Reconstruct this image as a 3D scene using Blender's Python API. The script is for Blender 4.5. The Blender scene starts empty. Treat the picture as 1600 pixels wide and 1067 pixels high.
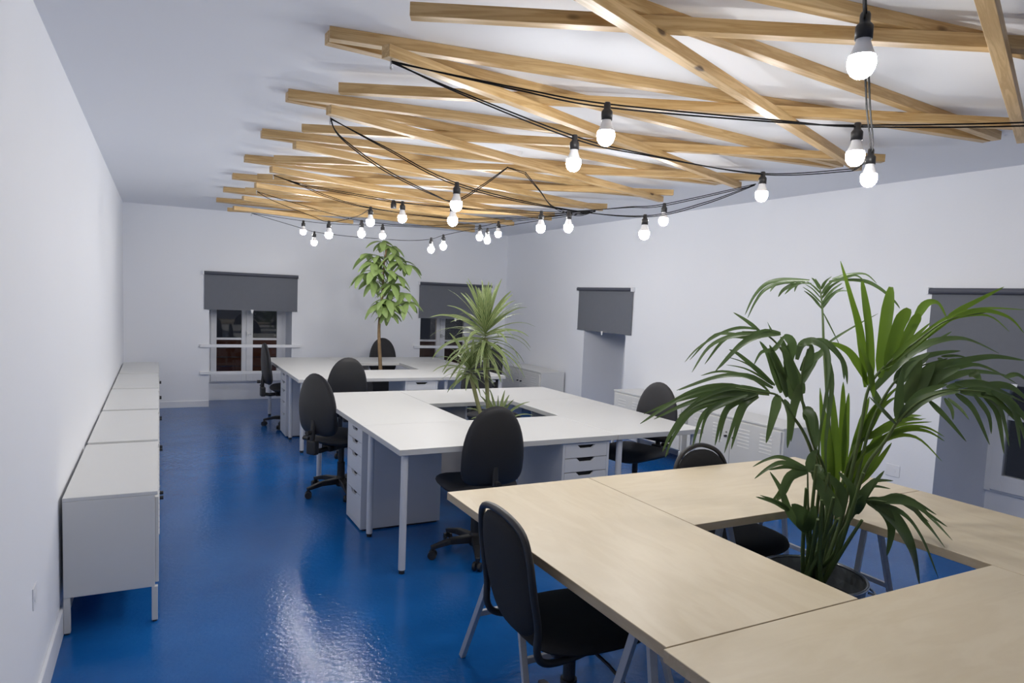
import bpy, math, random
from mathutils import Vector, Matrix
C = bpy.context.scene.collection
S = bpy.context.scene
PI = math.pi

# ------------------------------------------------------------------ camera
cam_d = bpy.data.cameras.new('camera'); cam = bpy.data.objects.new('camera', cam_d); C.objects.link(cam)
yaw, pitch, roll = 0.4761, -0.0830, 0.0413
fwd = Vector((math.sin(yaw)*math.cos(pitch), math.cos(yaw)*math.cos(pitch), math.sin(pitch)))
rgt = Vector((math.cos(yaw), -math.sin(yaw), 0)); upv = rgt.cross(fwd)
r2 = rgt*math.cos(roll) + upv*math.sin(roll); u2 = -rgt*math.sin(roll) + upv*math.cos(roll)
M = Matrix((r2, u2, -fwd)).transposed().to_4x4(); M.translation = Vector((0.3988, 0.1955, 1.5916))
cam.matrix_world = M
cam_d.sensor_width = 36; cam_d.lens = 1068.04*36/1600
cam_d.shift_x = 2.55/1600; cam_d.shift_y = 22.0/1600
cam_d.clip_start = 0.05
S.camera = cam

# ------------------------------------------------------------------ world, exposure
w = bpy.data.worlds.new('night'); S.world = w; w.use_nodes = True
w.node_tree.nodes['Background'].inputs[0].default_value = (0.010, 0.011, 0.016, 1)
w.node_tree.nodes['Background'].inputs[1].default_value = 1.0
S.view_settings.view_transform = 'Standard'; S.view_settings.look = 'None'
S.view_settings.gamma = 1; S.view_settings.use_curve_mapping = False
S.view_settings.exposure = 0.05
BULB_POWER = 200.0
OUTSIDE_FILL_W = 14.0  # power of the added fill lamp outside the back windows
S.cycles.use_denoising = True
S.cycles.max_bounces = 10; S.cycles.diffuse_bounces = 8; S.cycles.glossy_bounces = 4
S.cycles.transmission_bounces = 6; S.cycles.transparent_max_bounces = 12
S.cycles.sample_clamp_indirect = 8.0

ROOM_X, ROOM_Y, ROOM_Z, Y0 = 5.32, 9.985, 2.58, -3.2

# ------------------------------------------------------------------ materials
def srgb(r, g, b):
    f = lambda c: (c/255/12.92) if c/255 <= .04045 else ((c/255+.055)/1.055)**2.4
    return (f(r), f(g), f(b), 1)
def new_mat(name):
    m = bpy.data.materials.new(name); m.use_nodes = True
    return m, m.node_tree, m.node_tree.nodes['Principled BSDF']
def N(nt, kind, **kw):
    n = nt.nodes.new(kind)
    for k, v in kw.items():
        if isinstance(v, (int, float, tuple, list, str)) and k in n.inputs.keys(): n.inputs[k].default_value = v
        else: setattr(n, k, v)
    return n
def plain(name, col, rough=.5, metal=0, spec=.5, var=0.0, scale=6, bump=0.0, bscale=200, coat=0):
    m, nt, b = new_mat(name)
    b.inputs['Base Color'].default_value = col; b.inputs['Roughness'].default_value = rough
    b.inputs['Metallic'].default_value = metal; b.inputs['Specular IOR Level'].default_value = spec
    b.inputs['Coat Weight'].default_value = coat
    tc = N(nt, 'ShaderNodeTexCoord')
    if var:
        n = N(nt, 'ShaderNodeTexNoise', Scale=float(scale), Detail=4.0)
        nt.links.new(tc.outputs['Object'], n.inputs['Vector'])
        mx = N(nt, 'ShaderNodeMix', data_type='RGBA')
        mx.inputs['A'].default_value = tuple(c*(1-var) for c in col[:3])+(1,)
        mx.inputs['B'].default_value = tuple(min(1, c*(1+var)) for c in col[:3])+(1,)
        nt.links.new(n.outputs['Fac'], mx.inputs['Factor']); nt.links.new(mx.outputs['Result'], b.inputs['Base Color'])
    if bump:
        n2 = N(nt, 'ShaderNodeTexNoise', Scale=float(bscale), Detail=3.0)
        nt.links.new(tc.outputs['Object'], n2.inputs['Vector'])
        bp = N(nt, 'ShaderNodeBump', Strength=float(bump), Distance=.002)
        nt.links.new(n2.outputs['Fac'], bp.inputs['Height']); nt.links.new(bp.outputs['Normal'], b.inputs['Normal'])
    return m

M_WALL = plain('painted_plaster', (.83,.845,.885,1), .75, spec=.25, var=.012, scale=1.2, bump=.25, bscale=60)
M_CEIL = plain('ceiling_paint', (.82,.835,.875,1), .8, spec=.2, var=.01, scale=.8, bump=.1, bscale=40)
M_TRIM = plain('white_gloss_paint', (.80,.81,.84,1), .4, var=.01)
M_DESK = plain('white_melamine', (.56,.56,.555,1), .42, var=.008, scale=3)
M_UNIT = plain('white_foil_panel', (.66,.67,.70,1), .4, var=.01)
M_RAW = plain('unfinished_grey_back_panel', (.42,.41,.42,1), .7, var=.18, scale=6)
M_CAB = plain('cream_white_steel', (.68,.68,.665,1), .38, var=.01)
M_LEG = plain('white_powder_coat', (.66,.67,.70,1), .35, var=.01)
M_CABLE = plain('matt_black_rubber', (.012,.012,.013,1), .8, spec=.1, bump=.05)
M_BLACKPL = plain('black_plastic', (.020,.020,.022,1), .45, bump=.15, bscale=300)
M_SLOTSHADE = plain('painted_slot_shade', (.012,.012,.013,1), .8, bump=.05)  # near-black, shade inside the drawer slots put into the colour
M_FABRIC = plain('charcoal_chair_fabric', (.030,.030,.034,1), .62, spec=.35, var=.15, scale=30, bump=.5, bscale=500)
M_FABRIC2 = plain('black_chair_fabric', (.016,.016,.018,1), .75, spec=.3, var=.2, scale=60, bump=.6, bscale=600)
M_LEATHER = plain('black_leatherette', (.018,.018,.021,1), .38, spec=.5, bump=.4, bscale=250)
M_STEEL = plain('brushed_steel', (.55,.56,.58,1), .32, metal=1, bump=.1, bscale=150)
M_TRESTLE = plain('pale_grey_steel', (.50,.51,.53,1), .4, metal=.3, var=.03)
M_BLIND = plain('grey_blind_fabric', (.165,.175,.20,1), .85, spec=.15, var=.04, scale=20, bump=.4, bscale=900)
M_BLIND2 = plain('dark_blind_tube', (.075,.08,.105,1), .6, var=.03)
M_SOIL = plain('dark_potting_soil', (.035,.035,.037,1), .95, var=.4, scale=60, bump=1.0, bscale=120)
M_BARK = plain('brown_bark', (.19,.125,.065,1), .8, var=.35, scale=25, bump=.8, bscale=80)
M_CANE = plain('pale_green_cane', (.20,.21,.09,1), .7, var=.35, scale=30, bump=.6, bscale=60)
M_STEM = plain('green_stem', (.075,.115,.030,1), .5, var=.25, scale=12)
M_BROWNWALL = plain('red_brown_boards', (.16,.065,.045,1), .8, var=.4, scale=3)
M_BULBBASE = plain('white_bulb_plastic', (.78,.78,.80,1), .4, bump=.02)
M_SCREW = M_STEEL

def wood(name, dark, light, stretch=(1.0, 14, 14), scale=3.0, knots=False, rough=.45, rings=.5):
    m, nt, b = new_mat(name)
    tc = N(nt, 'ShaderNodeTexCoord'); oi = N(nt, 'ShaderNodeObjectInfo')
    add = N(nt, 'ShaderNodeVectorMath', operation='ADD')
    cmb = N(nt, 'ShaderNodeCombineXYZ'); ml = N(nt, 'ShaderNodeMath', operation='MULTIPLY'); ml.inputs[1].default_value = 37.0
    nt.links.new(oi.outputs['Random'], ml.inputs[0])
    for i in range(3): nt.links.new(ml.outputs[0], cmb.inputs[i])
    nt.links.new(tc.outputs['Object'], add.inputs[0]); nt.links.new(cmb.outputs[0], add.inputs[1])
    mp = N(nt, 'ShaderNodeMapping'); mp.inputs['Scale'].default_value = stretch
    nt.links.new(add.outputs[0], mp.inputs['Vector'])
    n1 = N(nt, 'ShaderNodeTexNoise', Scale=scale, Detail=5.0, Roughness=.55, Distortion=.6)
    nt.links.new(mp.outputs[0], n1.inputs['Vector'])
    wv = N(nt, 'ShaderNodeMath', operation='PINGPONG'); wv.inputs[1].default_value = .12
    nt.links.new(n1.outputs['Fac'], wv.inputs[0])
    ms = N(nt, 'ShaderNodeMath', operation='MULTIPLY'); ms.inputs[1].default_value = 8.0*rings
    nt.links.new(wv.outputs[0], ms.inputs[0])
    sm = N(nt, 'ShaderNodeMath', operation='ADD'); nt.links.new(ms.outputs[0], sm.inputs[0])
    mf = N(nt, 'ShaderNodeMath', operation='MULTIPLY'); mf.inputs[1].default_value = .6
    nt.links.new(n1.outputs['Fac'], mf.inputs[0]); nt.links.new(mf.outputs[0], sm.inputs[1])
    cr = N(nt, 'ShaderNodeValToRGB'); cr.color_ramp.elements[0].color = dark; cr.color_ramp.elements[1].color = light
    cr.color_ramp.elements[0].position = .15; cr.color_ramp.elements[1].position = .75
    nt.links.new(sm.outputs[0], cr.inputs[0]); out = cr.outputs[0]
    if knots:
        vo = N(nt, 'ShaderNodeTexVoronoi', Scale=2.6); mp2 = N(nt, 'ShaderNodeMapping'); mp2.inputs['Scale'].default_value = (1, 2.4, 2.4)
        nt.links.new(add.outputs[0], mp2.inputs['Vector']); nt.links.new(mp2.outputs[0], vo.inputs['Vector'])
        kr = N(nt, 'ShaderNodeValToRGB'); kr.color_ramp.elements[0].position = .055; kr.color_ramp.elements[1].position = .10
        kr.color_ramp.elements[0].color = (1,1,1,1); kr.color_ramp.elements[1].color = (0,0,0,1)
        nt.links.new(vo.outputs['Distance'], kr.inputs[0])
        mx = N(nt, 'ShaderNodeMix', data_type='RGBA'); mx.inputs['B'].default_value = (.10,.055,.022,1)
        nt.links.new(kr.outputs[0], mx.inputs['Factor']); nt.links.new(out, mx.inputs['A']); out = mx.outputs['Result']
    nt.links.new(out, b.inputs['Base Color']); b.inputs['Roughness'].default_value = rough
    return m
M_PINE = wood('pine_batten', (.41,.25,.088,1), (.60,.415,.20,1), (1.0, 16, 16), 2.2, True, .42)
M_BIRCH = wood('birch_veneer', (.60,.505,.35,1), (.665,.575,.42,1), (1.2, 5, 5), 2.0, False, .38, .3)
M_BIRCHEDGE = wood('birch_edge', (.42,.33,.21,1), (.52,.43,.30,1), (1.2, 8, 8), 3.0, False, .5, .3)

def floor_mat():
    m, nt, b = new_mat('blue_epoxy_floor')
    tc = N(nt, 'ShaderNodeTexCoord')
    n = N(nt, 'ShaderNodeTexNoise', Scale=1.6, Detail=7.0, Roughness=.6); nt.links.new(tc.outputs['Object'], n.inputs['Vector'])
    cr = N(nt, 'ShaderNodeValToRGB')
    cr.color_ramp.elements[0].position = .3; cr.color_ramp.elements[1].position = .75
    cr.color_ramp.elements[0].color = (.004,.085,.30,1); cr.color_ramp.elements[1].color = (.012,.125,.40,1)
    nt.links.new(n.outputs['Fac'], cr.inputs[0]); nt.links.new(cr.outputs[0], b.inputs['Base Color'])
    n2 = N(nt, 'ShaderNodeTexNoise', Scale=14.0, Detail=5.0, Roughness=.65); nt.links.new(tc.outputs['Object'], n2.inputs['Vector'])
    mr = N(nt, 'ShaderNodeMapRange'); mr.inputs['To Min'].default_value = .035; mr.inputs['To Max'].default_value = .13
    nt.links.new(n2.outputs['Fac'], mr.inputs['Value']); nt.links.new(mr.outputs[0], b.inputs['Roughness'])
    n3 = N(nt, 'ShaderNodeTexNoise', Scale=38.0, Detail=6.0); nt.links.new(tc.outputs['Object'], n3.inputs['Vector'])
    n4 = N(nt, 'ShaderNodeTexNoise', Scale=70.0, Detail=2.0); nt.links.new(tc.outputs['Object'], n4.inputs['Vector'])
    b1 = N(nt, 'ShaderNodeBump', Strength=.55, Distance=.0035); nt.links.new(n3.outputs['Fac'], b1.inputs['Height'])
    b2 = N(nt, 'ShaderNodeBump', Strength=.25, Distance=.0015); nt.links.new(n4.outputs['Fac'], b2.inputs['Height'])
    nt.links.new(b1.outputs[0], b2.inputs['Normal']); nt.links.new(b2.outputs[0], b.inputs['Normal'])
    b.inputs['Specular IOR Level'].default_value = .32
    return m
M_FLOOR = floor_mat()

def glass_mat():
    m, nt, b = new_mat('window_glass')
    b.inputs['Transmission Weight'].default_value = 1; b.inputs['Roughness'].default_value = .02; b.inputs['IOR'].default_value = 1.45
    b.inputs['Base Color'].default_value = (.75,.78,.78,1)
    return m
M_GLASS = glass_mat()
def emit_mat():
    m, nt, b = new_mat('glowing_bulb_dome')
    b.inputs['Base Color'].default_value = (.9,.9,.9,1)
    b.inputs['Emission Color'].default_value = (1.0,.985,.97,1); b.inputs['Emission Strength'].default_value = BULB_POWER
    return m
M_GLOW = emit_mat()
def zinc_mat():
    m, nt, b = new_mat('galvanised_zinc')
    tc = N(nt, 'ShaderNodeTexCoord'); v = N(nt, 'ShaderNodeTexVoronoi', Scale=28.0); nt.links.new(tc.outputs['Object'], v.inputs['Vector'])
    mx = N(nt, 'ShaderNodeMix', data_type='RGBA'); mx.inputs['A'].default_value = (.20,.22,.24,1); mx.inputs['B'].default_value = (.38,.40,.42,1)
    nt.links.new(v.outputs['Color'], mx.inputs['Factor']); nt.links.new(mx.outputs['Result'], b.inputs['Base Color'])
    b.inputs['Metallic'].default_value = .45; b.inputs['Roughness'].default_value = .42
    return m
M_ZINC = zinc_mat()
def leaf_mat(name, a, bcol, stripe=None, rough=.42, trans=.35):
    m, nt, b = new_mat(name)
    oi = N(nt, 'ShaderNodeTexCoord'); n = N(nt, 'ShaderNodeTexNoise', Scale=9.0, Detail=2.0); nt.links.new(oi.outputs['Object'], n.inputs['Vector'])
    mx = N(nt, 'ShaderNodeMix', data_type='RGBA'); mx.inputs['A'].default_value = a; mx.inputs['B'].default_value = bcol
    nt.links.new(n.outputs['Fac'], mx.inputs['Factor']); col = mx.outputs['Result']
    sp = N(nt, 'ShaderNodeSeparateXYZ'); nt.links.new(oi.outputs['UV'], sp.inputs[0])
    if stripe:
        # pale central band and margins running along the leaf, from the leaf's own UV
        pp = N(nt, 'ShaderNodeMath', operation='PINGPONG'); pp.inputs[1].default_value = .17; nt.links.new(sp.outputs['X'], pp.inputs[0])
        gt = N(nt, 'ShaderNodeMath', operation='GREATER_THAN'); gt.inputs[1].default_value = .10; nt.links.new(pp.outputs[0], gt.inputs[0])
        m2 = N(nt, 'ShaderNodeMix', data_type='RGBA'); m2.inputs['B'].default_value = stripe
        nt.links.new(gt.outputs[0], m2.inputs['Factor']); nt.links.new(col, m2.inputs['A']); col = m2.outputs['Result']
    nt.links.new(col, b.inputs['Base Color']); b.inputs['Roughness'].default_value = rough
    tr = N(nt, 'ShaderNodeBsdfTranslucent'); nt.links.new(col, tr.inputs['Color'])
    ms = N(nt, 'ShaderNodeMixShader'); ms.inputs[0].default_value = trans
    out = nt.nodes['Material Output']
    nt.links.new(b.outputs[0], ms.inputs[1]); nt.links.new(tr.outputs[0], ms.inputs[2]); nt.links.new(ms.outputs[0], out.inputs['Surface'])
    return m
M_PALM = leaf_mat('palm_leaf', (.060,.105,.032,1), (.105,.160,.058,1), rough=.33)
M_PALMLIT = leaf_mat('lit_young_palm_leaf', (.105,.190,.018,1), (.150,.245,.030,1), trans=.45)  # young fronds; their lit look is put into this brighter green
M_DRAC = leaf_mat('striped_dracaena_leaf', (.050,.105,.030,1), (.080,.150,.040,1), stripe=(.40,.44,.20,1))
M_PACH = leaf_mat('pale_pachira_leaf', (.21,.31,.095,1), (.30,.40,.15,1))

# ------------------------------------------------------------------ mesh helpers
class MB:
    def __init__(s): s.v = []; s.f = []; s.uv = None; s.mi = []; s.sm = []
    def add(s, vs, fs, mi=0, smooth=False):
        o = len(s.v); s.v += [tuple(v) for v in vs]
        for f in fs: s.f.append([i+o for i in f]); s.mi.append(mi); s.sm.append(smooth)
        return s
    def box(s, x0, x1, y0, y1, z0, z1, mi=0):
        v = [(x0,y0,z0),(x1,y0,z0),(x1,y1,z0),(x0,y1,z0),(x0,y0,z1),(x1,y0,z1),(x1,y1,z1),(x0,y1,z1)]
        return s.add(v, [(0,3,2,1),(4,5,6,7),(0,1,5,4),(1,2,6,5),(2,3,7,6),(3,0,4,7)], mi)
    def obox(s, a, b, w, h, mi=0, w2=None, h2=None, up=(0,0,1)):
        a, b = Vector(a), Vector(b); t = (b-a).normalized(); up = Vector(up)
        if abs(t.dot(up)) > .98: up = Vector((1,0,0))
        sx = t.cross(up).normalized(); uz = sx.cross(t).normalized()
        w2 = w if w2 is None else w2; h2 = h if h2 is None else h2; v = []
        for p, ww, hh in ((a, w, h), (b, w2, h2)):
            for i, j in ((-1,-1),(1,-1),(1,1),(-1,1)): v.append(p + sx*i*ww/2 + uz*j*hh/2)
        return s.add(v, [(0,1,2,3),(7,6,5,4),(0,4,5,1),(1,5,6,2),(2,6,7,3),(3,7,4,0)], mi)
    def cyl(s, a, b, r, r2=None, n=16, mi=0, caps=True):
        a, b = Vector(a), Vector(b); t = (b-a).normalized(); up = Vector((0,0,1)) if abs(t.z) < .9 else Vector((1,0,0))
        sx = t.cross(up).normalized(); sy = t.cross(sx).normalized(); r2 = r if r2 is None else r2; v = []
        for p, rr in ((a, r), (b, r2)):
            for i in range(n): q = 2*PI*i/n; v.append(p + sx*math.cos(q)*rr + sy*math.sin(q)*rr)
        s.add(v, [(i, (i+1) % n, n+(i+1) % n, n+i) for i in range(n)], mi, True)
        if caps: s.add(v, [tuple(range(n))[::-1], tuple(range(n, 2*n))], mi)
        return s
    def tube(s, pts, r, n=8, mi=0, radii=None, closed=False):
        P = [Vector(p) for p in pts]; m = len(P); v = []; prev = None
        for i, p in enumerate(P):
            t = (P[(i+1) % m if closed else min(i+1, m-1)] - P[(i-1) % m if closed else max(i-1, 0)]).normalized()
            if prev is None:
                up = Vector((0,0,1)) if abs(t.z) < .9 else Vector((1,0,0)); sx = t.cross(up).normalized()
            else: sx = (prev - t*prev.dot(t)).normalized()
            prev = sx; sy = t.cross(sx); rr = radii[i] if radii else r
            for k in range(n): q = 2*PI*k/n; v.append(p + sx*math.cos(q)*rr + sy*math.sin(q)*rr)
        f = []
        for i in range(m if closed else m-1):
            for k in range(n):
                a = i*n+k; b = i*n+(k+1) % n; c = ((i+1) % m)*n+(k+1) % n; d = ((i+1) % m)*n+k
                f.append((a, b, c, d))
        s.add(v, f, mi, True)
        if not closed: s.add(v, [tuple(range(n))[::-1], tuple(range((m-1)*n, m*n))], mi)
        return s
    def lathe(s, prof, n=24, c=(0,0,0), mi=0, smooth=True):
        v = []; m = len(prof)
        for r, z in prof:
            for k in range(n): q = 2*PI*k/n; v.append((c[0]+r*math.cos(q), c[1]+r*math.sin(q), c[2]+z))
        f = [(i*n+k, i*n+(k+1) % n, (i+1)*n+(k+1) % n, (i+1)*n+k) for i in range(m-1) for k in range(n)]
        return s.add(v, f, mi, smooth)
    def prism(s, poly, z0, z1, axis='z', mi=0):
        n = len(poly); v = []
        for z in (z0, z1):
            for a, b in poly:
                v.append({'z': (a, b, z), 'y': (a, z, b), 'x': (z, a, b)}[axis])
        s.add(v, [tuple(range(n))[::-1], tuple(range(n, 2*n))] + [(i, (i+1) % n, n+(i+1) % n, n+i) for i in range(n)], mi)
        return s
    def build(s, name, mats, parent=None, loc=None, bevel=0, seg=2, sub=0):
        me = bpy.data.meshes.new(name); me.from_pydata(s.v, [], s.f)
        if not isinstance(mats, (list, tuple)): mats = [mats]
        for m in mats: me.materials.append(m)
        for p, mi, sm in zip(me.polygons, s.mi, s.sm): p.material_index = mi; p.use_smooth = sm
        if s.uv:
            ul = me.uv_layers.new(name='UVMap')
            for p in me.polygons:
                for li in p.loop_indices: ul.data[li].uv = s.uv[me.loops[li].vertex_index]
        me.validate(); me.update()
        o = bpy.data.objects.new(name, me); C.objects.link(o)
        if parent: o.parent = parent
        if loc: o.location = loc
        if bevel:
            b = o.modifiers.new('bevel', 'BEVEL'); b.width = bevel; b.segments = seg; b.limit_method = 'ANGLE'; b.angle_limit = .6
            b.harden_normals = False
        if sub:
            b = o.modifiers.new('sub', 'SUBSURF'); b.levels = sub; b.render_levels = sub
        return o
def tag(o, label, cat, group=None):
    o['label'] = label; o['category'] = cat
    if group: o['group'] = group
    return o
def thing(name, label, cat, loc=(0,0,0), rz=0, group=None):
    o = bpy.data.objects.new(name, None); C.objects.link(o); o.location = loc; o.rotation_euler = (0,0,rz)
    o.empty_display_size = .1
    return tag(o, label, cat, group)
def struct(name, mb, m, **k):
    o = mb.build(name, m, **k); o['kind'] = 'structure'; return o
def kids(o): return [c for c in bpy.data.objects if c.parent == o]
def dup(root, loc, rz, label, group=None):
    def cp(o, par):
        ch = kids(o)
        c = o.copy(); C.objects.link(c)
        if par: c.parent = par
        for k in ch: cp(k, c)
        return c
    r = cp(root, None); r.location = loc; r.rotation_euler = (0,0,rz); r['label'] = label
    if group: r['group'] = group
    return r
def smooth_path(pts, n=6):
    P = [Vector(p) for p in pts]; out = []
    for i in range(len(P)-1):
        p0 = P[max(i-1, 0)]; p1 = P[i]; p2 = P[i+1]; p3 = P[min(i+2, len(P)-1)]
        for k in range(n):
            t = k/n; out.append(.5*((2*p1)+(p2-p0)*t+(2*p0-5*p1+4*p2-p3)*t*t+(3*p1-p0-3*p2+p3)*t**3))
    out.append(P[-1]); return out

# ------------------------------------------------------------------ room shell
T = .62      # depth of the recesses in the back wall
TR = .74     # and in the right wall
struct('floor', MB().box(-.3, ROOM_X+TR+.1, Y0, ROOM_Y+T, -.1, 0), M_FLOOR)
struct('ceiling', MB().box(-.3, ROOM_X+TR+.1, Y0, ROOM_Y+T, ROOM_Z, ROOM_Z+.1), M_CEIL)
struct('wall_left', MB().box(-.2, 0, Y0, ROOM_Y+T, 0, ROOM_Z), M_WALL)
struct('wall_front', MB().box(-.2, ROOM_X+T, Y0-.2, Y0, 0, ROOM_Z), M_WALL)
OP = 1.72      # height of the window recesses
bw = MB(); xs = [0, .98, 2.03, 3.90, 4.95, ROOM_X+TR]
for i in (0, 2, 4): bw.box(xs[i], xs[i+1], ROOM_Y, ROOM_Y+T, 0, ROOM_Z)
for i in (1, 3): bw.box(xs[i], xs[i+1], ROOM_Y, ROOM_Y+T, OP, ROOM_Z)
struct('wall_back', bw, M_WALL)
rw = MB(); ys = [Y0, 2.02, 3.065, 6.78, 7.67, ROOM_Y]
for i in (0, 2, 4): rw.box(ROOM_X, ROOM_X+TR, ys[i], ys[i+1], 0, ROOM_Z)
for i in (1, 3): rw.box(ROOM_X, ROOM_X+TR, ys[i], ys[i+1], OP, ROOM_Z)
struct('wall_right', rw, M_WALL)
struct('baseboard_left', MB().box(0, .014, Y0, ROOM_Y, 0, .124), M_TRIM, bevel=.003)
bb = MB()
for a, b in ((0, .98), (2.03, 3.90), (4.95, ROOM_X)): bb.box(a, b, ROOM_Y-.014, ROOM_Y, 0, .085)
for a, b in ((.98, 2.03), (3.90, 4.95)): bb.box(a, b, ROOM_Y+T-.045, ROOM_Y+T-.03, 0, .085)
struct('baseboard_back', bb, M_TRIM, bevel=.003)
bb = MB()
for a, b in ((Y0, 2.02), (3.065, 6.78), (7.67, ROOM_Y)): bb.box(ROOM_X-.014, ROOM_X, a, b, 0, .085)
struct('baseboard_right', bb, M_TRIM, bevel=.003)

# window units set at the far side of each recess; along = world axis of the width
def window(n, a0, a1, wall, zs=.27, zt=1.72):
    root = bpy.data.objects.new('window_%d' % n, None); C.objects.link(root); root['kind'] = 'structure'
    D0 = (ROOM_Y + T if wall == 'back' else ROOM_X + TR)-.10
    def bx(mb, u0, u1, d0, d1, z0, z1, mi=0):
        if wall == 'back': mb.box(u0, u1, D0+d0, D0+d1, z0, z1, mi)
        else: mb.box(D0+d0, D0+d1, u0, u1, z0, z1, mi)
    f = MB()
    bx(f, a0, a0+.05, 0, .08, zs-.02, zt); bx(f, a1-.05, a1, 0, .08, zs-.02, zt); bx(f, a0+.05, a1-.05, 0, .08, zt-.05, zt); bx(f, a0+.05, a1-.05, 0, .08, zs-.02, zs)
    f.build('window_frame', M_TRIM, root, bevel=.004)
    mid = (a0+a1)/2
    for k, (s0, s1) in enumerate(((a0+.05, mid), (mid, a1-.05))):
        sm = MB(); st = .075
        bx(sm, s0, s0+st, -.025, .03, zs, zt-.051); bx(sm, s1-st, s1, -.025, .03, zs, zt-.05)
        bx(sm, s0+st, s1-st, -.025, .03, zs, zs+.12); bx(sm, s0+st, s1-st, -.025, .03, zt-.13, zt-.05)
        bx(sm, s0+st, s1-st, -.015, .02, .855, .885)
        so = sm.build('sash', M_TRIM, root, bevel=.003)
        g = MB(); bx(g, s0+st-.005, s1-st+.005, 0, .006, zs+.115, zt-.12)
        g.build('pane', M_GLASS, so)
    h = MB(); bx(h, mid-.012, mid+.012, -.045, -.025, zs+.02, zt-.1)
    h.build('espagnolette_rod', M_TRIM, root)
    h = MB(); bx(h, mid-.016, mid+.016, -.075, -.04, .92, .98); bx(h, mid-.012, mid+.05, -.085, -.07, .94, .955)
    h.build('handle', M_STEEL, root, bevel=.003)
    ap = MB(); bx(ap, a0, a1, .03, .10, 0, zs-.02); ap.build('apron_panel', M_WALL, root)
    return root
window(1, .98, 2.03, 'back'); window(2, 3.90, 4.95, 'back')
window(3, 6.78, 7.67, 'right'); window(4, 2.02, 3.065, 'right', zs=.32)

# dim red-brown building across the street, lit by an added, unseen fill lamp
ext = MB()
for k in range(9): ext.box(-2, 9, 13.0, 13.06, -.74+k*.16, -.74+k*.16+.145)
struct('wall_exterior', ext, M_BROWNWALL)
lamp = bpy.data.lights.new('outside_fill_lamp', 'POINT'); lamp.energy = OUTSIDE_FILL_W; lamp.color = (1,.75,.55); lamp.shadow_soft_size = .15
lo = bpy.data.objects.new('outside_fill_lamp', lamp); C.objects.link(lo); lo.location = (2.9, 11.7, 1.2)
lo['label'] = 'added warm fill lamp outside the back windows'; lo['category'] = 'fill lamp'

# guard rails across the two back windows
def rail(x0, x1, z, label):
    o = MB().box(x0, x1, ROOM_Y-.034, ROOM_Y, z-.02, z+.02).build('guard_rail', M_TRIM, bevel=.003)
    tag(o, label, 'rail', 'white rails across the back windows')
rail(.868, 2.137, .812, 'upper white rail across the left back window')
rail(.868, 2.137, .452, 'lower white rail across the left back window')
rail(3.80, 5.06, .812, 'upper white rail across the window behind the striped plant')
rail(3.80, 5.06, .452, 'lower white rail across the window behind the striped plant, mostly behind desks')

# roller blinds
def blind(wall, a0, a1, zt, zb, label):
    P = (a0+a1)/2
    if wall == 'back': root = thing('roller_blind', label, 'blind', (P, ROOM_Y, zb), 0, 'grey roller blinds over the windows')
    else: root = thing('roller_blind', label, 'blind', (ROOM_X, P, zb), -PI/2, 'grey roller blinds over the windows')
    h = (a1-a0)/2; H = zt-zb
    # local x along the wall, local -y into the room
    MB().cyl((-h+.008, -.032, H-.02), (h-.008, -.032, H-.02), .021, n=20).build('roller_tube', M_BLIND2, root)
    MB().box(-h+.012, h-.012, -.0155, -.0135, .012, H-.03).build('blind_fabric', M_BLIND, root)
    MB().box(-h+.012, h-.012, -.020, -.009, 0, .014).build('bottom_bar', M_BLIND, root, bevel=.002)
    for s in (-1, 1):
        MB().box(s*h-.008, s*h+.008, -.056, 0, H-.045, H+.005).build('bracket', M_TRIM, root, bevel=.003)
    MB().prism([(-.018,.012),(.018,.012),(.010,-.035),(-.010,-.035)], -.025, -.021, 'y').build('pull_tab', M_TRIM, root)
blind('back', .908, 2.108, 1.787, 1.288, 'grey roller blind half down on the left back window')
blind('back', 3.851, 5.062, 1.787, 1.245, 'grey roller blind behind the striped plant on the back wall')
blind('right', 6.65, 7.83, 1.775, 1.222, 'small grey roller blind on the right wall between the cabinets')
blind('right', 2.00, 3.20, 1.790, 1.165, 'large grey roller blind behind the palm at the right edge')

def outlet(loc, wall, label):
    o = MB()
    if wall == 'left': o.box(0, .004, -.04, .04, -.04, .04)
    else: o.box(-.005, 0, -.055, .055, -.045, .045)
    r = o.build('wall_outlet', M_TRIM, loc=loc, bevel=.004); tag(r, label, 'outlet')
    c = MB()
    if wall == 'left': c.cyl((.004,0,0), (.005,0,0), .021, n=20)
    else: c.cyl((-.005,0,0), (-.006,0,0), .024, n=20)
    c.build('socket_face', M_TRIM, r)
outlet((0, 3.05, .465), 'left', 'white outlet plate low on the left wall')
outlet((ROOM_X, 3.37, .42), 'right', 'white outlet plate low on the right wall behind the palm')
r = MB().lathe([(0,-.045),(.03,-.045),(.045,-.035),(.055,-.012),(.058,0)], 28).build('smoke_detector', M_TRIM, loc=(2.53, 4.40, ROOM_Z))
tag(r, 'round white smoke detector on the ceiling', 'smoke detector')
MB().lathe([(0,-.052),(.014,-.052),(.018,-.044)], 16).build('sensor_grille', M_BLACKPL, r)
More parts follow.
